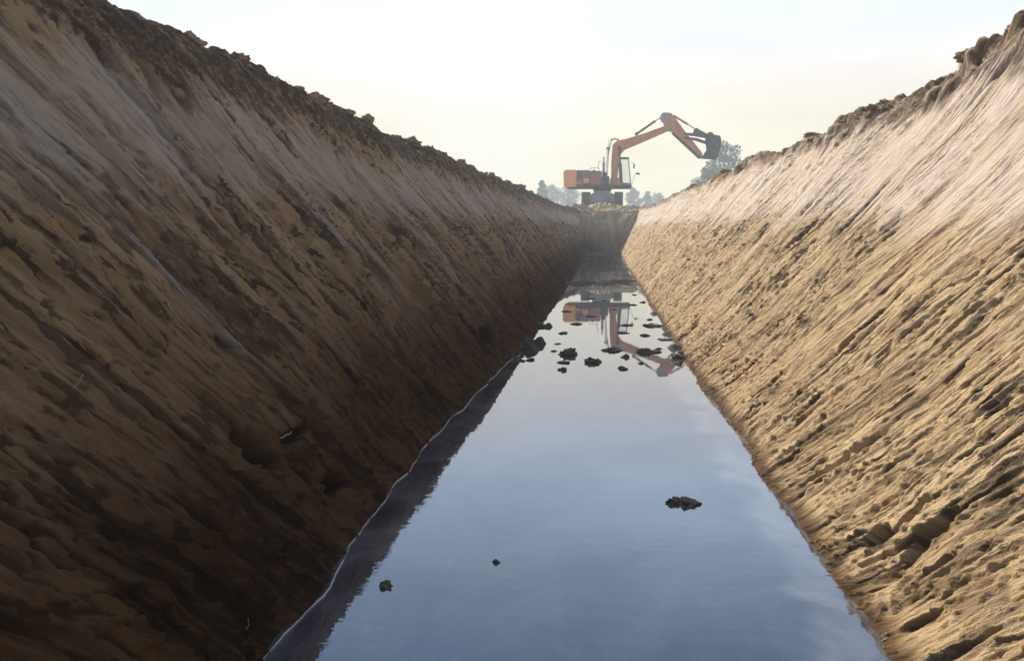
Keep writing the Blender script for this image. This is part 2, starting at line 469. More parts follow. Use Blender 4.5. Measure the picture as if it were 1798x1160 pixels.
# ------------------------------------------------------------------ end of the ditch, undug ground under the digger
def make_end():
    Y = np.concatenate([np.arange(56.5, 66, 0.05), np.arange(66, 84.2, 0.25)])
    X = np.concatenate([np.arange(-6.2, -4, 0.2), np.arange(-4, 4.0, 0.045), np.arange(4.0, 6.3, 0.2)])
    YY, XX = np.meshgrid(Y, X, indexing='ij')
    foot = 58.2 + 0.35 * fbm(XX * 0.8, XX * 0 + 2, 901, 3) + 0.22 * XX ** 2 * 0.12
    t = np.clip((YY - foot) / 3.6, 0, 1)
    h = -0.15 + 2.55 * (t ** 0.9) + 0.42 * sstep(62, 71, YY)
    c1 = fbm(XX * 3, YY * 2, 902, 3); 
    h = h + (0.035 * sstep(0, 0.25, c1) + 0.035 * fbm(XX * 9, YY * 8, 903, 3) + 0.16 * fbm(XX * 0.9, YY * 0.7, 904, 2)) * (1 - sstep(64, 69, YY)) 
    h = h + 0.02 * fbm(XX * 5, YY * 5, 905, 3)
    lum = 1 + 0.8 * fbm(XX * 2.6, YY * 2.2, 907, 3)
    h = h + lum * (0.42 * np.exp(-((XX + 1.75) ** 2 / 0.5 + (YY - 63.3) ** 2 / 1.2)) + 0.36 * np.exp(-((XX + 0.2) ** 2 / 1.6 + (YY - 66.5) ** 2 / 1.2)) + 0.26 * np.exp(-((XX - 1.3) ** 2 / 0.7 + (YY - 63.8) ** 2 / 1.2)))
    P = np.stack([XX, YY, h], -1)
    z0 = np.zeros_like(h)
    top = sstep(-0.2, 0.3, fbm(XX * 2.4, YY * 0.7, 906, 4)) * 0.5 + 0.12
    return grid_mesh("ditch_end", P, M_SOIL, {"pale": 0.1 * sstep(1.6, 2.4, h), "top": top, "damp_shade": 0.25 + 0.7 * (1 - sstep(0.2, 1.9, h)), "moist_shade": top * 0.5, "streak": np.stack([XX, YY, z0], -1)}, flip=True)
tag(make_end(), "brown sloping earth face closing the far end of the ditch", "earth face", None, "structure")

# ------------------------------------------------------------------ surrounding field as one sheet with a hole for the ditch
def make_ground():
    m = NT("field_earth")
    ob = m.obj()
    n1 = m.noise(ob, 0.08, 6, 0.6); n2 = m.noise(ob, 2.5, 6, 0.65)
    c = m.mix(m.ramp(n1, 0.42, 0.62), (0.19, 0.135, 0.075), (0.10, 0.105, 0.04))
    c = m.mix(m.math('MULTIPLY', m.ramp(n2, 0.45, 0.7), 0.6), c, (0.26, 0.19, 0.11))
    m.principled(c, 0.95, m.bump(n2, 0.6, 0.12), spec=0.2)
    xs = np.array([-1500, -600, -250, -100, -40, -15, -8, -5.4, 5.4, 8, 15, 40, 100, 250, 600, 1500], float)
    ys = np.array([-600, -200, -60, -25, -13.8, 0, 15, 30, 45, 60, 83.8, 100, 140, 200, 300, 500, 900, 1800], float)
    bm = bmesh.new()
    v = {}
    for i, x in enumerate(xs):
        for j, y in enumerate(ys):
            z = 2.86 + 0.15 * math.sin(x * 0.05 + 1) * math.sin(y * 0.03) * (1 if abs(x) > 14 else 0)
            v[i, j] = bm.verts.new((x, y, z))
    for i in range(len(xs) - 1):
        for j in range(len(ys) - 1):
            if xs[i] >= -5.5 and xs[i + 1] <= 5.5 and ys[j] >= -14 and ys[j + 1] <= 84: continue
            bm.faces.new((v[i, j], v[i + 1, j], v[i + 1, j + 1], v[i, j + 1]))
    o = bm_obj("ground", bm, m.mat, smooth=True)
    return tag(o, "flat bare field either side of the ditch", "ground", None, "structure")
make_ground()

# ------------------------------------------------------------------ ditch bed and water
def make_bed():
    Y = np.concatenate([np.arange(-14, 3, 0.2), np.arange(3, 62, 0.045)])
    X = np.arange(-1.9, 1.91, 0.035)
    YY, XX = np.meshgrid(Y, X, indexing='ij')
    h = -0.16 + 0.05 * fbm(XX * 1.2, YY * 0.8, 700, 3)
    # low mud bars across the far, shallow reach
    bars = fbm(XX * 0.55, YY * 0.42, 701, 3) + 0.35 * pnoise(XX * 2.2, YY * 1.6, 702)
    far = sstep(23.0, 26.5, YY)
    h = h + far * (0.128 + 0.11 * bars)
    h = h + far * 0.05 * np.exp(-((YY - 26.0 - 0.3 * np.sin(XX * 2)) / 0.5) ** 2)
    for yc in (32.4, 41.0, 49.0):
        h = h - far * 0.10 * np.exp(-((YY - yc - 0.4 * np.sin(XX * 1.7 + yc)) / 0.9) ** 2)
    # mud spits off the left bank
    for yc, xr, hh in ((11.45, -0.80, 0.175), (12.25, -0.80, 0.195), (13.15, -0.78, 0.19), (15.2, -0.72, 0.19), (12.7, -0.8, 0.10)):
        h = h + (1 + 0.5 * fbm(XX * 6, YY * 5, 704, 3)) * hh * np.exp(-((YY - yc - 0.12 * np.sin(XX * 9)) / 0.30) ** 2 - (np.minimum(0, XX * -1 - 0.84) / (0.17 + 0.1 * np.sin(yc * 7))) ** 2) * (XX < 0.2)
    for yc, hh in ((11.6, 0.20), (12.6, 0.21), (14.2, 0.20), (17.5, 0.21)):
        h = h + hh * np.exp(-((YY - yc) / 0.22) ** 2 - (np.minimum(0, XX - 0.85) / 0.16) ** 2) * (XX > -0.2)
    # a narrow silty shelf just awash along the right bank
    shelf = np.exp(-(np.minimum(0, XX - 1.03 - 0.06 * fbm(YY * 1.4, YY * 0 + 2, 705, 3)) / 0.10) ** 2) * (1 - sstep(7.5, 10.0, YY)) * (XX > 0)
    h = h + shelf * (0.150 + 0.05 * fbm(XX * 3, YY * 1.5, 706, 3))
    h = h + 0.030 * fbm(XX * 7, YY * 6, 703, 3)
    m = NT("wet_mud")
    ob = m.obj()
    n = m.noise(ob, 9, 6, 0.65)
    c = m.mix(m.ramp(n, 0.35, 0.7), (0.040, 0.029, 0.019), (0.095, 0.068, 0.040))
    m.principled(c, 0.75, m.bump(n, 0.8, 0.04), spec=0.2)
    return grid_mesh("ditch_bed", np.stack([XX, YY, h], -1), m.mat, flip=True)
tag(make_bed(), "wet brown mud bed and low bars showing through the shallow water", "mud bed", None, "structure")

def make_water():
    m = NT("ditch_water")
    ob = m.obj()
    n1 = m.noise(m.scale(ob, (1.0, 2.2, 1)), 3.2, 4, 0.55, 0.6)
    n2 = m.noise(m.scale(ob, (0.8, 1.6, 1)), 11.0, 3, 0.5)
    n3 = m.noise(m.scale(ob, (1.6, 0.9, 1)), 1.5, 6, 0.62, 0.8)
    sep = m.n("ShaderNodeSeparateXYZ"); m.l(ob, sep.inputs[0])
    ruffle = m.ramp(sep.outputs[1], 9.0, 4.0)           # a breath of wind ruffles the near water
    bb = m.n("ShaderNodeBump"); bb.inputs["Distance"].default_value = 0.03
    m.l(m.math('MULTIPLY_ADD', ruffle, 0.022, 0.0025), bb.inputs["Strength"]); m.l(n1, bb.inputs["Height"])
    b = bb.outputs[0]
    b = m.bump(n2, 0.002, 0.010, b)
    c = m.mix(m.ramp(n3, 0.34, 0.66), (0.030, 0.034, 0.046), (0.125, 0.120, 0.120))
    p = m.principled(c, 0.012, b)
    p.inputs["IOR"].default_value = 1.9
    xs = np.linspace(-1.75, 1.75, 12); ys = np.concatenate([np.linspace(-13.9, 0, 15), np.linspace(0.5, 60.5, 121)])
    YY, XX = np.meshgrid(ys, xs, indexing='ij')
    return grid_mesh("water", np.stack([XX, YY, np.zeros_like(XX)], -1), m.mat, flip=True)
tag(make_water(), "still muddy water in the ditch mirroring the pale sky", "water", None, "structure")


# ------------------------------------------------------------------ excavator
def paint_mat(name, a, b, rust, rough=0.55):
    m = NT(name)
    ob = m.obj()
    n = m.noise(ob, 1.6, 6, 0.65); n2 = m.noise(m.scale(ob, (5, 5, 1.2)), 1.0, 5, 0.6)
    c = m.mix(m.ramp(n, 0.38, 0.66), a, b)
    c = m.mix(m.math('MULTIPLY', m.ramp(n2, 0.55, 0.75), 0.7), c, rust)
    m.principled(c, m.math('ADD', rough, m.math('MULTIPLY', n2, 0.2)), m.bump(n, 0.15, 0.01))
    return m.mat

M_ORANGE = paint_mat("worn_orange_paint", (0.62, 0.23, 0.085), (0.52, 0.18, 0.07), (0.30, 0.13, 0.07))
M_BRIGHT = paint_mat("bright_orange_paint", (0.85, 0.40, 0.15), (0.78, 0.33, 0.11), (0.48, 0.20, 0.09))
M_MAROON = paint_mat("dull_maroon_paint", (0.34, 0.13, 0.09), (0.27, 0.11, 0.085), (0.16, 0.085, 0.06))
M_DARK = paint_mat("greasy_dark_steel", (0.045, 0.042, 0.045), (0.03, 0.03, 0.032), (0.07, 0.05, 0.035), 0.5)
M_STEEL = paint_mat("worn_bucket_steel", (0.065, 0.052, 0.05), (0.045, 0.037, 0.036), (0.13, 0.075, 0.05), 0.45)
M_GREY = paint_mat("dusty_grey_paint", (0.36, 0.33, 0.31), (0.27, 0.25, 0.24), (0.20, 0.15, 0.11), 0.5)
M_TRACK = paint_mat("dusty_track_steel", (0.12, 0.092, 0.068), (0.18, 0.14, 0.10), (0.07, 0.055, 0.045), 0.75)
_m = NT("chrome_rod"); _m.principled((0.62, 0.62, 0.64), 0.18, metallic=1.0); M_CHROME = _m.mat
_m = NT("cab_glass")
_t = _m.n("ShaderNodeBsdfTransparent"); _t.inputs[0].default_value = (0.93, 0.95, 0.95, 1)
_g = _m.n("ShaderNodeBsdfGlossy"); _g.inputs["Roughness"].default_value = 0.03
_x = _m.n("ShaderNodeMixShader"); _x.inputs[0].default_value = 0.07
_m.l(_t.outputs[0], _x.inputs[1]); _m.l(_g.outputs[0], _x.inputs[2]); _m.l(_x.outputs[0], _m.out.inputs["Surface"])
M_GLASS = _m.mat

def add_prism(bm, poly, y0, y1, bev=0.02):
    """polygon in x,z extruded along y"""
    a = [bm.verts.new((x, y0, z)) for x, z in poly]
    b = [bm.verts.new((x, y1, z)) for x, z in poly]
    fs = [bm.faces.new(a), bm.faces.new(b[::-1])]
    n = len(poly)
    for i in range(n):
        fs.append(bm.faces.new((a[(i + 1) % n], a[i], b[i], b[(i + 1) % n])))
    if bev:
        es = list({e for f in fs for e in f.edges})
        bmesh.ops.bevel(bm, geom=es, offset=bev, segments=1, affect='EDGES', clamp_overlap=True)

def add_box(bm, x0, x1, y0, y1, z0, z1, bev=0.02):
    add_prism(bm, [(x0, z0), (x1, z0), (x1, z1), (x0, z1)], y0, y1, bev)

def add_tube(bm, p, q, r0, r1=None, n=12, caps=True):
    p = Vector(p); q = Vector(q); r1 = r0 if r1 is None else r1
    ax = (q - p).normalized()
    u = ax.orthogonal().normalized(); w = ax.cross(u)
    A = []; B = []
    for i in range(n):
        t = 2 * math.pi * i / n
        dv = u * math.cos(t) + w * math.sin(t)
        A.append(bm.verts.new(p + dv * r0)); B.append(bm.verts.new(q + dv * r1))
    for i in range(n):
        bm.faces.new((A[i], A[(i + 1) % n], B[(i + 1) % n], B[i]))
    if caps:
        bm.faces.new(A[::-1]); bm.faces.new(B)

def add_path(bm, pts, r, n=8):
    for a, b in zip(pts[:-1], pts[1:]):
        add_tube(bm, a, b, r, n=n)

def make_excavator(loc):
    root = empty("excavator", loc)
    tag(root, "worn orange tracked excavator at the ditch's far end, boom swung right and bucket raised", "excavator")
    # --- undercarriage
    for sx in (-1, 1):
        cx = 1.16 * sx
        prof = []
        L, r, zc = 1.62, 0.40, 0.52
        N = 46
        per = 4 * L + 2 * math.pi * r
        def at(t):
            t = t % per
            if t < 2 * L: return (-L + t, zc + r, 0.0)
            t -= 2 * L
            if t < math.pi * r: a = t / r; return (L + r * math.sin(a), zc + r * math.cos(a), -a)
            t -= math.pi * r
            if t < 2 * L: return (L - t, zc - r, math.pi)
            t -= 2 * L
            a = t / r; return (-L - r * math.sin(a), zc - r * math.cos(a), math.pi - a)
        bm = bmesh.new()
        for i in range(N):                                   # the track's shoes, one mesh
            y, z, a = at(per * i / N)
            mtx = Matrix.Translation((cx, y, z)) @ Matrix.Rotation(a, 4, 'X')
            b2 = bmesh.new()
            add_box(b2, -0.30, 0.30, -per / N * 0.46, per / N * 0.46, -0.02, 0.025, 0)
            add_box(b2, -0.30, 0.30, -0.012, 0.012, 0.027, 0.085, 0)
            add_box(b2, -0.12, 0.12, -per / N * 0.49, per / N * 0.49, -0.08, -0.022, 0)
            bmesh.ops.transform(b2, matrix=mtx, verts=b2.verts)
            tmp = bpy.data.meshes.new("tmp"); b2.to_mesh(tmp); b2.free(); bm.from_mesh(tmp); bpy.data.meshes.remove(tmp)
        trk = bm_obj("track", bm, M_TRACK, root)
        bm = bmesh.new(); add_box(bm, cx - 0.13, cx + 0.13, -1.35, 1.35, 0.32, 0.72, 0.03)
        bm_obj("track_frame", bm, M_MAROON, trk)
        for sy, nm in ((-1, "sprocket"), (1, "idler")):
            bm = bmesh.new()
            add_tube(bm, (cx - 0.10, sy * L, zc), (cx + 0.10, sy * L, zc), 0.31, n=20)
            add_tube(bm, (cx - 0.2, sy * L, zc), (cx + 0.2, sy * L, zc), 0.15, n=16)
            bm_obj(nm, bm, M_DARK, trk, autosmooth=True)
        for k in range(5):
            bm = bmesh.new(); y = -1.1 + 0.55 * k
            add_tube(bm, (cx - 0.16, y, 0.24), (cx + 0.16, y, 0.24), 0.11, n=14)
            bm_obj("roller", bm, M_DARK, trk, autosmooth=True)
    bm = bmesh.new()
    add_prism(bm, [(-0.95, 0.14), (0.95, 0.14), (0.98, 0.76), (0.70, 0.90), (0.45, 1.14), (-0.45, 1.14), (-0.70, 0.90), (-0.98, 0.76)], -0.75, 0.75, 0.03)
    add_prism(bm, [(-0.9, 0.26), (0.9, 0.26), (0.9, 0.70), (-0.9, 0.70)], -1.15, -0.77, 0.03)
    add_prism(bm, [(-0.9, 0.26), (0.9, 0.26), (0.9, 0.70), (-0.9, 0.70)], 0.77, 1.15, 0.03)
    bm_obj("chassis", bm, M_GREY, root)
    bm = bmesh.new(); add_tube(bm, (0, 0, 1.10), (0, 0, 1.30), 0.66, n=36)
    bm_obj("turntable", bm, M_DARK, root, autosmooth=True)
    # --- upper works
    bm = bmesh.new()
    add_prism(bm, [(-2.45, 1.29), (2.08, 1.29), (2.08, 1.50), (-2.70, 1.50)], -1.22, 1.22, 0.03)
    bm_obj("deck", bm, M_DARK, root)
    bm = bmesh.new()
    add_prism(bm, [(-2.74, 1.47), (-2.62, 1.36), (-1.84, 1.36), (-1.84, 2.58), (-2.68, 2.58), (-2.77, 2.48)], -1.28, 1.28, 0.06)
    cw = bm_obj("counterweight", bm, M_BRIGHT, root)
    for xx in (-2.5, -2.05):
        bm = bmesh.new(); add_tube(bm, (xx, 0, 2.57), (xx, 0, 2.66), 0.05, n=8)
        bm_obj("lifting_eye", bm, M_DARK, cw)
    bm = bmesh.new(); add_box(bm, -1.83, -0.89, -1.20, 1.20, 1.502, 2.56, 0.04)
    eh = bm_obj("engine_hood", bm, M_MAROON, root)
    bm = bmesh.new(); add_box(bm, -1.32, -0.93, -1.225, -1.19, 1.66, 1.98, 0.01)
    bm_obj("access_panel", bm, M_BRIGHT, eh)
    bm = bmesh.new()
    for k in range(6): add_box(bm, -1.74, -1.42, -1.222, -1.19, 1.95 + 0.09 * k, 2.0 + 0.09 * k, 0)
    bm_obj("grille", bm, M_DARK, eh)
    bm = bmesh.new(); add_box(bm, -1.83, -1.45, -1.223, -1.19, 1.60, 1.70, 0.01)
    bm_obj("step", bm, M_GREY, eh)
    bm = bmesh.new(); add_box(bm, -0.87, -0.05, -1.20, 1.20, 1.502, 2.50, 0.05)
    ft = bm_obj("fuel_tank", bm, M_MAROON, root)
    bm = bmesh.new(); add_tube(bm, (-0.6, -0.8, 2.49), (-0.6, -0.8, 2.58), 0.10, n=14)
    bm_obj("filler_cap", bm, M_DARK, ft, autosmooth=True)
    bm = bmesh.new()
    add_box(bm, -0.04, 0.50, -1.18, 1.18, 1.502, 2.12, 0.04)
    add_box(bm, -0.02, 0.30, -1.0, 0.9, 2.10, 2.42, 0.04)
    bm_obj("valve_box", bm, M_DARK, root)
    bm = bmesh.new()
    add_path(bm, [(-0.82, -1.1, 2.48), (-0.82, -1.1, 2.72), (-0.30, -1.1, 2.72), (-0.25, -1.1, 3.18), (-0.1, -1.1, 3.18)], 0.022)
    add_path(bm, [(-0.25, -1.1, 2.48), (-0.25, -1.1, 2.72)], 0.022)
    bm_obj("handrail", bm, M_GREY, root)
    bm = bmesh.new()
    add_tube(bm, (0.08, -0.5, 2.40), (0.08, -0.5, 3.15), 0.10, n=16)
    add_tube(bm, (0.08, -0.5, 3.15), (0.08, -0.5, 3.52), 0.055, n=12)
    bm_obj("exhaust_stack", bm, M_CHROME if False else M_GREY, root, autosmooth=True)
    for y0 in (-0.47, 0.27):
        bm = bmesh.new(); add_prism(bm, [(0.50, 1.502), (1.45, 1.502), (1.30, 1.95), (1.0, 2.1), (0.55, 2.0)], y0, y0 + 0.10, 0.015)
        bm_obj("boom_bracket", bm, M_ORANGE, root)
    # --- cab on the far (left) side of the boom
    cab = empty("cab", (0, 0, 0)); cab.parent = root
    cx0, cx1, cy0, cy1 = 0.92, 2.06, 0.42, 1.22
    bm = bmesh.new(); add_prism(bm, [(cx0, 1.502), (cx1 + 0.02, 1.502), (cx1 + 0.02, 1.70), (cx0, 1.78)], cy0, cy1, 0.02)
    bm_obj("cab_base", bm, M_GREY, cab)
    bm = bmesh.new(); add_prism(bm, [(cx0 - 0.03, 3.44), (cx1 - 0.14, 3.44), (cx1 - 0.16, 3.55), (cx0, 3.57)], cy0 - 0.03, cy1 + 0.03, 0.03)
    bm_obj("roof", bm, M_DARK, cab)
    for y in (cy0 + 0.03, cy1 - 0.03):
        for xa, xb in ((cx0 + 0.04, cx0 + 0.04), (cx1 - 0.02, cx1 - 0.20)):
            bm = bmesh.new(); add_tube(bm, (xa, y, 1.70), (xb, y, 3.45), 0.032, n=8)
            bm_obj("pillar", bm, M_GREY, cab)
    for y in (cy0 + 0.03, cy1 - 0.03):
        bm = bmesh.new(); add_prism(bm, [(cx0 + 0.09, 1.80), (cx1 - 0.07, 1.74), (cx1 - 0.24, 3.42), (cx0 + 0.09, 3.42)], y - 0.004, y + 0.004, 0)
        bm_obj("side_window", bm, M_GLASS, cab)
    bm = bmesh.new()
    vs_ = [bm.verts.new(p) for p in ((cx1 - 0.03, cy0 + 0.07, 1.74), (cx1 - 0.03, cy1 - 0.07, 1.74), (cx1 - 0.20, cy1 - 0.07, 3.42), (cx1 - 0.20, cy0 + 0.07, 3.42))]
    f = bm.faces.new(vs_); bmesh.ops.solidify(bm, geom=[f], thickness=0.008)
    bm_obj("windscreen", bm, M_GLASS, cab)
    bm = bmesh.new()
    add_path(bm, [(cx1, cy1 - 0.05, 3.25), (2.30, cy1 + 0.12, 3.12)], 0.014); add_prism(bm, [(2.22, 2.80), (2.33, 2.78), (2.35, 3.10), (2.24, 3.14)], cy1 + 0.09, cy1 + 0.13, 0.01)
    bm_obj("mirror", bm, M_DARK, cab)
    bm = bmesh.new()
    add_path(bm, [(2.08, -0.9, 1.52), (2.30, -1.0, 2.25), (2.40, -1.0, 2.30)], 0.014); add_prism(bm, [(2.36, 2.25), (2.62, 2.22), (2.64, 2.34), (2.38, 2.38)], -1.03, -0.98, 0.01)
    bm_obj("mirror", bm, M_DARK, root)
    # --- boom
    bm = bmesh.new()
    add_prism(bm, [(0.62, 1.62), (1.02, 1.58), (1.12, 2.6), (1.24, 3.72), (1.55, 4.08), (3.2, 4.72), (4.76, 5.40), (4.70, 5.66), (4.45, 5.72),
                   (3.0, 5.20), (1.6, 4.78), (1.02, 4.68), (0.70, 4.40), (0.62, 3.2)], -0.24, 0.24, 0.035)
    boom = bm_obj("boom", bm, M_ORANGE, root)
    bm = bmesh.new()
    for y in (-0.17, -0.05, 0.07):
        add_path(bm, [(0.36, y, 2.2), (0.40, y, 3.7), (0.52, y, 4.35), (0.62, y, 4.72), (0.85, y, 4.83), (1.15, y, 4.75)], 0.035, 8)
    bm_obj("hose_bundle", bm, M_DARK, boom, autosmooth=True)
    bm = bmesh.new()
    pts = [(0.40 + 0.33 * math.cos(t), -0.20, 4.62 + 0.20 * math.sin(t)) for t in np.linspace(math.pi, 0, 9)]
    add_path(bm, [(0.42, -0.2, 4.2)] + [(p[0] + 0.35, p[1], p[2]) for p in pts] , 0.02)
    bm_obj("lamp_guard", bm, M_GREY, boom)
    bm = bmesh.new(); add_box(bm, 0.24, 0.52, -0.28, 0.20, 4.02, 4.22, 0.03)
    bm_obj("hose_clamp", bm, M_DARK, boom)
    for y in (-0.37, 0.37):
        bm = bmesh.new()
        add_tube(bm, (1.34, y, 1.70), (1.26, y, 3.05), 0.115, n=14); add_tube(bm, (1.34, y - 0.09, 1.70), (1.34, y + 0.09, 1.70), 0.14, n=14)
        cyl = bm_obj("boom_cylinder", bm, M_DARK, root, autosmooth=True)
        bm = bmesh.new(); add_tube(bm, (1.26, y, 3.05), (1.20, y, 4.12), 0.06, n=12); add_tube(bm, (1.20, y - 0.09, 4.14), (1.20, y + 0.09, 4.14), 0.12, n=14)
        bm_obj("rod", bm, M_DARK, cyl, autosmooth=True)
    bm = bmesh.new(); add_tube(bm, (0.32, -0.30, 1.8), (0.34, -0.30, 4.1), 0.075, n=12)
    bm_obj("pipe", bm, M_CHROME, boom, autosmooth=True)
    bm = bmesh.new(); add_tube(bm, (2.40, 0, 5.16), (3.72, 0, 6.06), 0.085, n=12); add_tube(bm, (2.40, -0.14, 5.16), (2.40, 0.14, 5.16), 0.12, n=12)
    sc_ = bm_obj("stick_cylinder", bm, M_DARK, boom, autosmooth=True)
    bm = bmesh.new(); add_tube(bm, (3.72, 0, 6.06), (4.25, 0, 6.42), 0.045, n=10)
    bm_obj("rod", bm, M_CHROME, sc_, autosmooth=True)
    # --- stick: two boxed side plates and a light head
    bm = bmesh.new()
    add_prism(bm, [(4.22, 6.10), (4.30, 6.45), (4.50, 6.62), (4.82, 6.60), (5.15, 6.20), (5.92, 5.16), (6.3, 4.72), (7.05, 3.78), (7.10, 3.50), (6.86, 3.46),
                   (6.2, 4.12), (5.4, 4.86), (4.95, 5.28), (4.62, 5.34), (4.32, 5.70)], -0.20, 0.20, 0.03)
    stick = bm_obj("stick", bm, M_ORANGE, root)
    bm = bmesh.new()
    add_tube(bm, (4.40, -0.26, 6.28), (4.40, 0.26, 6.28), 0.36, n=28)
    add_tube(bm, (4.68, -0.27, 5.52), (4.68, 0.27, 5.52), 0.17, n=18)
    bm_obj("pivot_plate", bm, M_GREY, stick, autosmooth=True)
    bm = bmesh.new()
    add_prism(bm, [(4.92, 5.24), (5.2, 5.08), (7.0, 3.44), (6.84, 3.36), (4.88, 5.16)], -0.23, 0.23, 0.01)
    bm_obj("wear_strip", bm, M_DARK, stick)
    bm = bmesh.new(); add_tube(bm, (5.0, 0, 6.42), (6.02, 0, 5.80), 0.08, n=12)
    bc = bm_obj("bucket_cylinder", bm, M_ORANGE, stick, autosmooth=True)
    bm = bmesh.new(); add_tube(bm, (6.02, 0, 5.80), (6.62, 0, 5.42), 0.045, n=10)
    bm_obj("rod", bm, M_CHROME, bc, autosmooth=True)
    for y in (-0.27, 0.21):
        bm = bmesh.new(); add_prism(bm, [(5.78, 5.20), (5.74, 5.06), (6.5, 4.98), (7.5, 4.80), (7.52, 5.02), (6.76, 5.44), (6.62, 5.54), (6.48, 5.46), (6.40, 5.16)], y, y + 0.06, 0.01)
        bm_obj("bucket_link", bm, M_DARK, stick)
        bm = bmesh.new(); add_prism(bm, [(5.75, 4.92), (5.75, 4.80), (6.6, 4.66), (7.55, 4.34), (7.55, 4.50), (6.65, 4.82)], y, y + 0.06, 0.01)
        bm_obj("bucket_link", bm, M_DARK, stick)
    # --- bucket: open shell, mouth towards the machine, teeth below
    outer = [(7.34, 5.06), (8.18, 4.93), (8.28, 4.78), (8.31, 4.40), (8.22, 3.95), (8.06, 3.36)]
    bm = bmesh.new()
    inner = [(7.38, 4.99), (8.13, 4.87), (8.21, 4.75), (8.24, 4.40), (8.15, 3.97), (7.99, 3.37)]
    add_prism(bm, outer + inner[::-1], -0.62, 0.62, 0)
    bucket = bm_obj("bucket", bm, M_STEEL, root)
    for y in (-0.645, 0.615):
        bm = bmesh.new()
        add_prism(bm, [(7.32, 5.08), (8.19, 4.95), (8.30, 4.79), (8.33, 4.40), (8.24, 3.94), (8.08, 3.34), (7.02, 3.42), (7.42, 4.02), (7.32, 4.66)], y, y + 0.03, 0)
        bm_obj("side_plate", bm, M_STEEL, bucket)
    for k in range(5):
        bm = bmesh.new(); y = -0.54 + 0.27 * k
        add_prism(bm, [(8.09, 3.42), (7.98, 3.42), (7.93, 3.12)], y - 0.05, y + 0.05, 0)
        bm_obj("tooth", bm, M_STEEL, bucket)
    for y in (-0.30, 0.24):
        bm = bmesh.new(); add_prism(bm, [(7.40, 5.07), (7.9, 4.99), (7.7, 5.22), (7.45, 5.22)], y, y + 0.06, 0.01)
        bm_obj("bucket_ear", bm, M_STEEL, bucket)
    return root
EXC = make_excavator((-0.33, 73.0, 2.86))

# ------------------------------------------------------------------ trees on the horizon
def foliage_mat(name, a, b):
    m = NT(name)
    n = m.noise(m.obj(), 0.9, 4, 0.6)
    c = m.mix(m.ramp(n, 0.35, 0.65), a, b)
    p = m.principled(c, 0.7, spec=0.25)
    return m.mat
M_LEAF = [foliage_mat("leaf_green", (0.045, 0.075, 0.026), (0.075, 0.11, 0.036)),
          foliage_mat("leaf_dark", (0.035, 0.06, 0.028), (0.055, 0.085, 0.035))]
_m = NT("bark"); _n = _m.noise(_m.scale(_m.obj(), (6, 6, 1)), 2, 4); _m.principled(_m.mix(_n, (0.09, 0.07, 0.05), (0.16, 0.13, 0.10)), 0.9); M_BARK = _m.mat

def make_tree(x, y, h, w, kind, label, seed, leaves=4200, z0=2.85, category="tree"):
    rng = random.Random(seed)
    root = empty("tree", (x, y, z0), rng.uniform(0, 6))
    tag(root, label, category, "trees along the horizon")
    bm = bmesh.new()
    tops = []
    segs = [(0, 0, 0)]
    for k in range(1, 5): segs.append((rng.uniform(-.03, .03) * h * k / 3, rng.uniform(-.03, .03) * h * k / 3, h * 0.2 * k))
    r = 0.024 * h
    for k in range(4): add_tube(bm, segs[k], segs[k + 1], r * (1 - 0.2 * k), r * (0.8 - 0.2 * k), n=7)
    clumps = []
    nb = 15
    for k in range(nb):
        f = 0.25 + 0.72 * k / (nb - 1)
        if kind == "cone": rad = w * 0.5 * (1.12 - f) * 1.15
        elif kind == "column": rad = w * 0.5 * math.sin(math.pi * min(1, 0.15 + 0.85 * f)) ** 0.6 * 0.8
        else: rad = w * 0.5 * math.sin(math.pi * (0.12 + 0.80 * f)) ** 0.7 * 0.8
        a = k * 2.4 + rng.uniform(-.5, .5)
        rr = rad * rng.uniform(0.45, 0.95) * (0.3 if k == nb - 1 else 1)
        c = Vector((rr * math.cos(a), rr * math.sin(a), h * f))
        clumps.append((c, w * rng.uniform(0.18, 0.30) * (0.75 if f > .8 else 1)))
        s = Vector(segs[min(4, max(1, int(f * 4)))]) * 0.9
        add_tube(bm, s, c, 0.007 * h, 0.002 * h, n=5)
    bm_obj("trunk", bm, M_BARK, root)
    bm = bmesh.new()
    ls = 0.030 * h ** 0.5 * 1.9
    for i in range(leaves):
        c, cr = clumps[rng.randrange(nb)]
        v = Vector((rng.gauss(0, 1), rng.gauss(0, 1), rng.gauss(0, 1))).normalized() * (rng.random() ** 0.5)
        p = c + Vector((v.x * cr, v.y * cr, v.z * cr * 0.8))
        n = Vector((rng.gauss(0, 1), rng.gauss(0, 1), rng.gauss(0, 1))).normalized()
        u = n.orthogonal().normalized(); q = n.cross(u)
        s = ls * rng.uniform(0.6, 1.3)
        bm.faces.new([bm.verts.new(p + u * s), bm.verts.new(p + q * s * 0.6), bm.verts.new(p - u * s), bm.verts.new(p - q * s * 0.6)])
    bm_obj("crown", bm, M_LEAF[seed % 2], root)
    return root

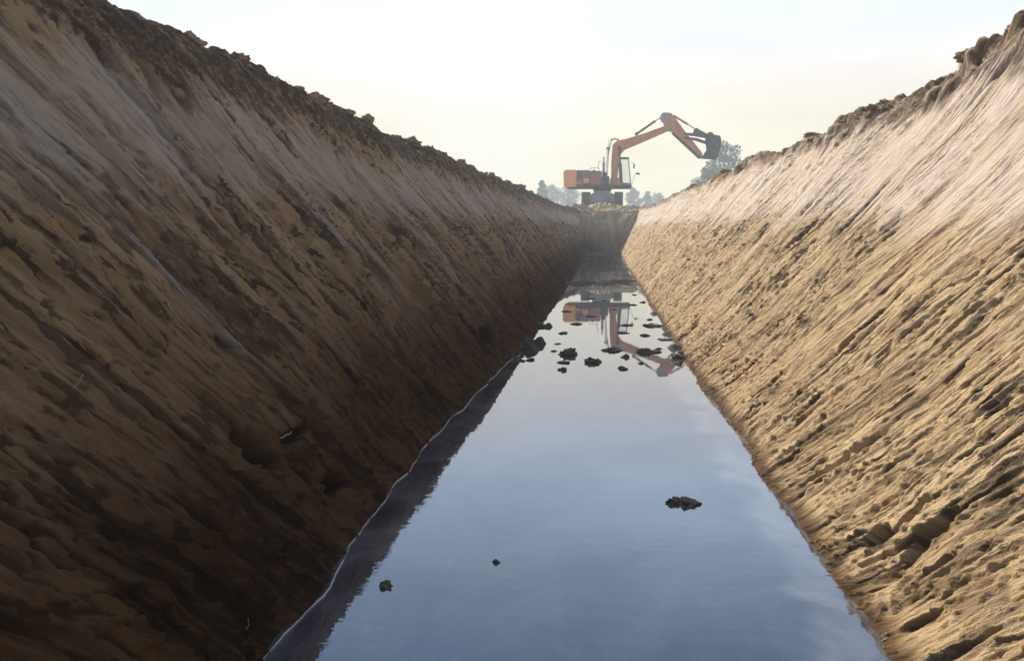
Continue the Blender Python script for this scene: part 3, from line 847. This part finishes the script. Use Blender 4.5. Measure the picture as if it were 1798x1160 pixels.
# x, y, height, width, habit, label
TREES = [
    (17.1, 150, 10.3, 6.0, "round", "tall pale blue-green tree rising behind the raised bucket"),
    (14.6, 152, 6.9, 4.6, "round", "lower tree beneath the bucket, left of the tallest tree"),
    (-12.6, 196, 7.2, 3.2, "column", "leftmost narrow tree beside the far end of the left bank"),
    (-12.6, 230, 7.4, 6.5, "round", "broad hazy tree behind the orange tail of the excavator"),
    (-8.6, 236, 7.8, 6.0, "round", "rounded hazy tree below the excavator's tail, next to its tracks"),
    (6.0, 230, 6.8, 4.5, "round", "small hazy tree just right of the excavator's tracks"),
    (9.6, 240, 6.4, 3.2, "cone", "small pointed hazy tree right of the excavator's cab"),
    (13.2, 262, 6.6, 6.0, "round", "low blurred tree where the right bank meets the horizon"),
    (19.0, 268, 6.5, 6.5, "round", "low wide tree peeping over the far right bank"),
]
for i, t in enumerate(TREES):
    make_tree(*t, seed=31 + i)

# ------------------------------------------------------------------ soil clods
def clod_mat(name, a, b, rough):
    m = NT(name)
    n = m.noise(m.obj(), 14, 5, 0.65); n2 = m.noise(m.obj(), 60, 3, 0.6)
    m.principled(m.mix(m.ramp(n, 0.35, 0.65), a, b), rough, m.bump(n2, 0.7, 0.01, m.bump(n, 0.6, 0.03)), spec=0.35)
    return m.mat
M_WETCLOD = clod_mat("wet_clod_soil", (0.050, 0.037, 0.027), (0.12, 0.088, 0.058), 0.6)
M_DRYCLOD = clod_mat("dry_clod_soil", (0.30, 0.20, 0.105), (0.17, 0.11, 0.06), 0.95)

def make_clod(x, y, z, sx, sy, sz, mat, label, group, seed, rz=0.0):
    bm = bmesh.new()
    bmesh.ops.create_icosphere(bm, subdivisions=4, radius=1.0)
    P = np.array([v.co[:] for v in bm.verts])
    o = seed * 13.7
    n = fbm(P[:, 0] * 1.1 + o, P[:, 1] * 1.1 + P[:, 2] * 0.9, seed, 3) + 0.6 * fbm(P[:, 2] * 2.1 - o, P[:, 0] * 2.3 + P[:, 1], seed + 5, 3)
    n3 = fbm(P[:, 0] * 5 + P[:, 2] * 3 + o, P[:, 1] * 5 - P[:, 2] * 4, seed + 9, 2)
    for v, a, c in zip(bm.verts, n, n3):
        v.co *= 1 + 0.70 * a + 0.22 * c
        v.co.x *= sx; v.co.y *= sy; v.co.z *= sz
    o = bm_obj("soil_clod", bm, mat, smooth=True)
    o.location = (x, y, z); o.rotation_euler = (0, 0, rz)
    return tag(o, label, "clod", group)
WATER_CLODS = [
    (-0.45, 11.87, 0.19, 0.13, "rounded dark clod standing tallest out of the water below the excavator's reflection"),
    (-0.46, 15.56, 0.17, 0.035, "thin flat sliver of mud in the water under the reflected orange tail"),
    (0.09, 12.31, 0.24, 0.06, "low wide clod in the water at the foot of the reflected boom"),
    (0.52, 12.17, 0.24, 0.08, "broad dark clod right of the reflected boom"),
    (0.24, 11.67, 0.085, 0.06, "small round clod just beneath the reflected boom"),
    (-0.14, 11.19, 0.16, 0.10, "wedge-shaped black clod in mid-water, nearest the ditch's centre line"),
    (-0.47, 11.13, 0.14, 0.03, "flat shard of mud between the tall rounded clod and the small block"),
    (-0.45, 10.56, 0.085, 0.05, "small dark block of mud, leftmost of the front row in the water"),
    (0.19, 10.70, 0.10, 0.045, "pointed little clod, rightmost of the front row in the water"),
    (0.71, 15.39, 0.27, 0.06, "long low clod in the water beside the reflected cab, near the right bank"),
    (0.34, 15.45, 0.19, 0.035, "thin low clod across the reflection of the cab"),
    (0.40, 11.15, 0.05, 0.03, "tiny clod near the reflected boom tip"),
    (0.82, 11.16, 0.08, 0.045, "small clod at the right waterline level with the reflected boom tip"),
    (0.85, 11.66, 0.17, 0.12, "lumpy clod heaped against the right waterline"),
    (0.80, 13.55, 0.19, 0.035, "flat sliver of mud lying out from the right bank"),
    (0.72, 16.40, 0.09, 0.04, "small clod by the right bank behind the long low one"),
    (0.74, 20.09, 0.11, 0.05, "farthest small clod in the bright water by the right bank"),
    (-0.94, 11.22, 0.055, 0.03, "tiny clod in the water closest to the left bank's mud spit"),
    (-0.63, 12.15, 0.075, 0.025, "little speck of mud left of the tall rounded clod"),
    (0.46, 5.48, 0.125, 0.045, "dark knobbly clod alone in the near blue water, right of centre"),
    (-0.93, 4.07, 0.05, 0.035, "small black clod in the near water close to the left bank's reflection"),
    (-0.49, 4.42, 0.030, 0.022, "tiny bent crumb of mud in the nearest water"),
    (1.07, 3.70, 0.06, 0.05, "dark wet clod at the nearest right waterline"),
]
for i, (x, y, w, h, lab) in enumerate(WATER_CLODS):
    make_clod(x, y, -h * 0.06, w * 0.50, w * random.uniform(0.5, 0.8), h * 0.60, M_WETCLOD, lab, "clods standing in the water", 1100 + i, random.uniform(-0.4, 0.4))
make_clod(0.40, 5.50, 0.008, 0.045, 0.03, 0.022, M_WETCLOD, "flat crumb touching the left side of the lone near clod", "clods standing in the water", 1180)

SCRAPS = [(-0.60, 14.2), (-0.25, 16.9), (0.15, 18.3), (0.52, 19.4), (-0.70, 17.8), (-0.30, 21.0), (0.62, 22.2), (0.25, 14.3), (-0.62, 12.9), (0.66, 12.5), (-0.02, 20.4), (0.55, 14.0)]
for i, (x, y) in enumerate(SCRAPS):
    make_clod(x, y, -0.002, random.uniform(0.035, 0.09), random.uniform(0.05, 0.10), random.uniform(0.012, 0.024), M_WETCLOD,
              "flat little scrap of mud strewn on the bright water before the mud bars", "mud scraps in the bright water", 1300 + i, random.uniform(-0.5, 0.5))
CREST_LEFT = [(7.28, 0.10), (8.3, 0.07), (9.8, 0.09), (10.6, 0.10), (11.4, 0.06), (12.6, 0.08), (14.9, 0.10), (16.6, 0.08), (18.8, 0.09), (21.5, 0.10), (25.0, 0.12), (29.5, 0.11), (34.0, 0.14), (40.0, 0.13)]
CREST_RIGHT = [(7.6, 0.09), (8.3, 0.06), (8.75, 0.08), (9.2, 0.05), (9.7, 0.09), (10.4, 0.07), (11.3, 0.06), (11.7, 0.08), (12.4, 0.07), (13.2, 0.09), (14.4, 0.09), (14.8, 0.06), (16.2, 0.08), (17.4, 0.10), (19.0, 0.08), (21.0, 0.10), (23.8, 0.09), (27.0, 0.11), (31.0, 0.10), (36.0, 0.12)]
_dg = bpy.context.evaluated_depsgraph_get()
def crest_at(bank, side, y):
    """highest point of a bank's rim at this distance"""
    best = None
    for x in np.arange(2.75, 3.45, 0.05):
        ok, hit, nrm, idx = bank.ray_cast(Vector((side * x, y, 6)), Vector((0, 0, -1)))
        if ok:
            sl = (hit.z - 1.54) / abs(hit.x)
            if best is None or sl > best[0]: best = (sl, hit.copy())
    return best[1]
for bank, side, lst in ((b_left, -1, CREST_LEFT), (b_right, 1, CREST_RIGHT)):
    for i, (y, r) in enumerate(lst):
        p = crest_at(bank, side, y)
        if i == 0 and side < 0: lab = "largest sunlit clod on the left bank's rim, standing clear against the sky"
        elif i == 0: lab = "big brown clod on the right bank's rim at the photo's edge"
        else: lab = "dry crumbled clod among those lying along the %s bank's rim" % ("left" if side < 0 else "right")
        make_clod(p.x + side * 0.03, y, p.z + r * 0.22, r * random.uniform(0.7, 1.1), r * random.uniform(0.9, 1.7), r * random.uniform(0.6, 0.85), M_DRYCLOD, lab,
                  "clods along the left rim" if side < 0 else "clods along the right rim", 1200 + 40 * side + i, random.uniform(0, 3))

# ------------------------------------------------------------------ roots and straws sticking out of the left bank
_m = NT("pale_root"); _n = _m.noise(_m.obj(), 30, 4); _m.principled(_m.mix(_n, (0.30, 0.21, 0.12), (0.48, 0.38, 0.25)), 0.8); M_ROOT = _m.mat
def make_root(y, z, pts, r, label, name="root", cat="root"):
    ok, hit, nrm, idx = b_left.ray_cast(Vector((0, y, z)), Vector((-1, 0, 0)))
    bm = bmesh.new()
    P = [Vector(p) for p in pts]
    for k in range(len(P) - 1):
        add_tube(bm, P[k], P[k + 1], r * (1 - 0.6 * k / len(P)), r * (1 - 0.6 * (k + 1) / len(P)), n=7)
    o = bm_obj(name, bm, M_ROOT, smooth=True)
    o.location = hit
    return tag(o, label, cat, "roots and straws in the left bank")
make_root(4.55, 0.53, [(-0.03, 0, 0), (0.015, 0.01, 0.0), (0.03, 0.025, 0.012), (0.04, 0.05, 0.012), (0.045, 0.06, 0.022)], 0.0045, "pale broken root poking out above the dark hollow in the left bank")
make_root(4.25, 0.44, [(-0.02, -0.02, 0), (0.015, 0.02, 0.004), (0.02, 0.05, 0.008)], 0.003, "thin pale root lying along the bottom of the dark hollow")
make_root(3.18, 0.99, [(-0.01, 0, -0.005), (0.02, -0.005, 0.02), (0.035, 0.0, 0.05)], 0.003, "short pale straw stuck upright in the left bank near the photo's edge", "straw", "straw")
make_root(3.37, 0.08, [(-0.01, 0, -0.01), (0.02, -0.02, 0.03), (0.03, -0.05, 0.07)], 0.0025, "thin reddish straw standing beside the scum line in the near left corner", "straw", "straw")

# ------------------------------------------------------------------ dry grass on the left rim
def make_grass():
    rng = random.Random(5)
    bm = bmesh.new()
    for k in range(46):
        y = 7 * (1.0 + rng.random() * 3.2) if k > 8 else rng.uniform(8.0, 12.5)
        p = crest_at(b_left, -1, y)
        for j in range(rng.randrange(4, 11)):
            b = p + Vector((rng.uniform(-.10, .05), rng.uniform(-.10, .10), -0.02))
            h = rng.uniform(0.03, 0.09); d = Vector((rng.gauss(0, .5), rng.gauss(0, .5), 1)).normalized()
            u = Vector((rng.gauss(0, 1), rng.gauss(0, 1), 0)).normalized() * 0.002
            m1 = b + d * h * 0.6; t = b + d * h + Vector((rng.gauss(0, .4), rng.gauss(0, .4), -.15)) * h * 0.5
            v = [bm.verts.new(q) for q in (b - u, b + u, m1 + u * .7, m1 - u * .7, t)]
            bm.faces.new(v[:4]); bm.faces.new((v[3], v[2], v[4]))
    m = NT("dry_straw"); m.principled((0.42, 0.31, 0.15), 0.8)
    return tag(bm_obj("dry_grass", bm, m.mat), "sparse dry grass blades along the left rim", "grass", None, "stuff")
make_grass()

# ------------------------------------------------------------------ pale scum along the left waterline
def make_scum():
    W = WATERLINE[-1]
    sel = (W[:, 1] > 2.2) & (W[:, 1] < 12.0)
    W = W[sel]
    ys = np.arange(2.3, 11.8, 0.02)
    xs = np.interp(ys, W[:, 1], W[:, 0])
    xs = np.convolve(np.pad(xs, 6, mode='edge'), np.ones(13) / 13, 'valid')
    xs = xs + 0.018 + 0.022 * fbm(ys * 2.2, ys * 0 + 1.5, 801, 4)
    wd = 0.0025 * np.clip(0.6 + 2.4 * fbm(ys * 3.5, ys * 0 + 4.5, 802, 4), 0.12, 2.2) * np.where(fbm(ys * 2.6, ys * 0, 803, 3) > -0.20, 1, 0.0)
    cols = []
    for f, z in ((-1.0, 0.0015), (-0.6, 0.006), (0.0, 0.008), (0.6, 0.006), (1.0, 0.0015)):
        cols.append(np.stack([xs + f * wd, ys, np.full_like(ys, z)], -1))
    m = NT("scum_foam")
    n = m.noise(m.obj(), 60, 4, 0.6)
    m.principled(m.mix(n, (0.45, 0.43, 0.40), (0.72, 0.70, 0.66)), 0.7, m.bump(n, 0.5, 0.004))
    o = grid_mesh("scum_line", np.stack(cols, 1), m.mat, flip=True)
    return tag(o, "thin broken line of white scum along the left waterline", "scum", None, "stuff")
make_scum()

# ------------------------------------------------------------------ haze
def make_haze():
    bm = bmesh.new()
    bmesh.ops.create_cube(bm, size=1.0)
    bmesh.ops.scale(bm, vec=(600, 350, 18.6), verts=bm.verts)
    bmesh.ops.translate(bm, vec=(0, 120, 7.9), verts=bm.verts)
    m = NT("haze_air")
    v = m.n("ShaderNodeVolumePrincipled")
    v.inputs["Color"].default_value = (0.86, 0.945, 1.0, 1)
    v.inputs["Density"].default_value = 0.0020
    v.inputs["Anisotropy"].default_value = 0.15
    m.l(v.outputs[0], m.out.inputs["Volume"])
    o = bm_obj("haze", bm, m.mat)
    return tag(o, "thin pale haze over the field and ditch", "haze", None, "stuff")
make_haze()
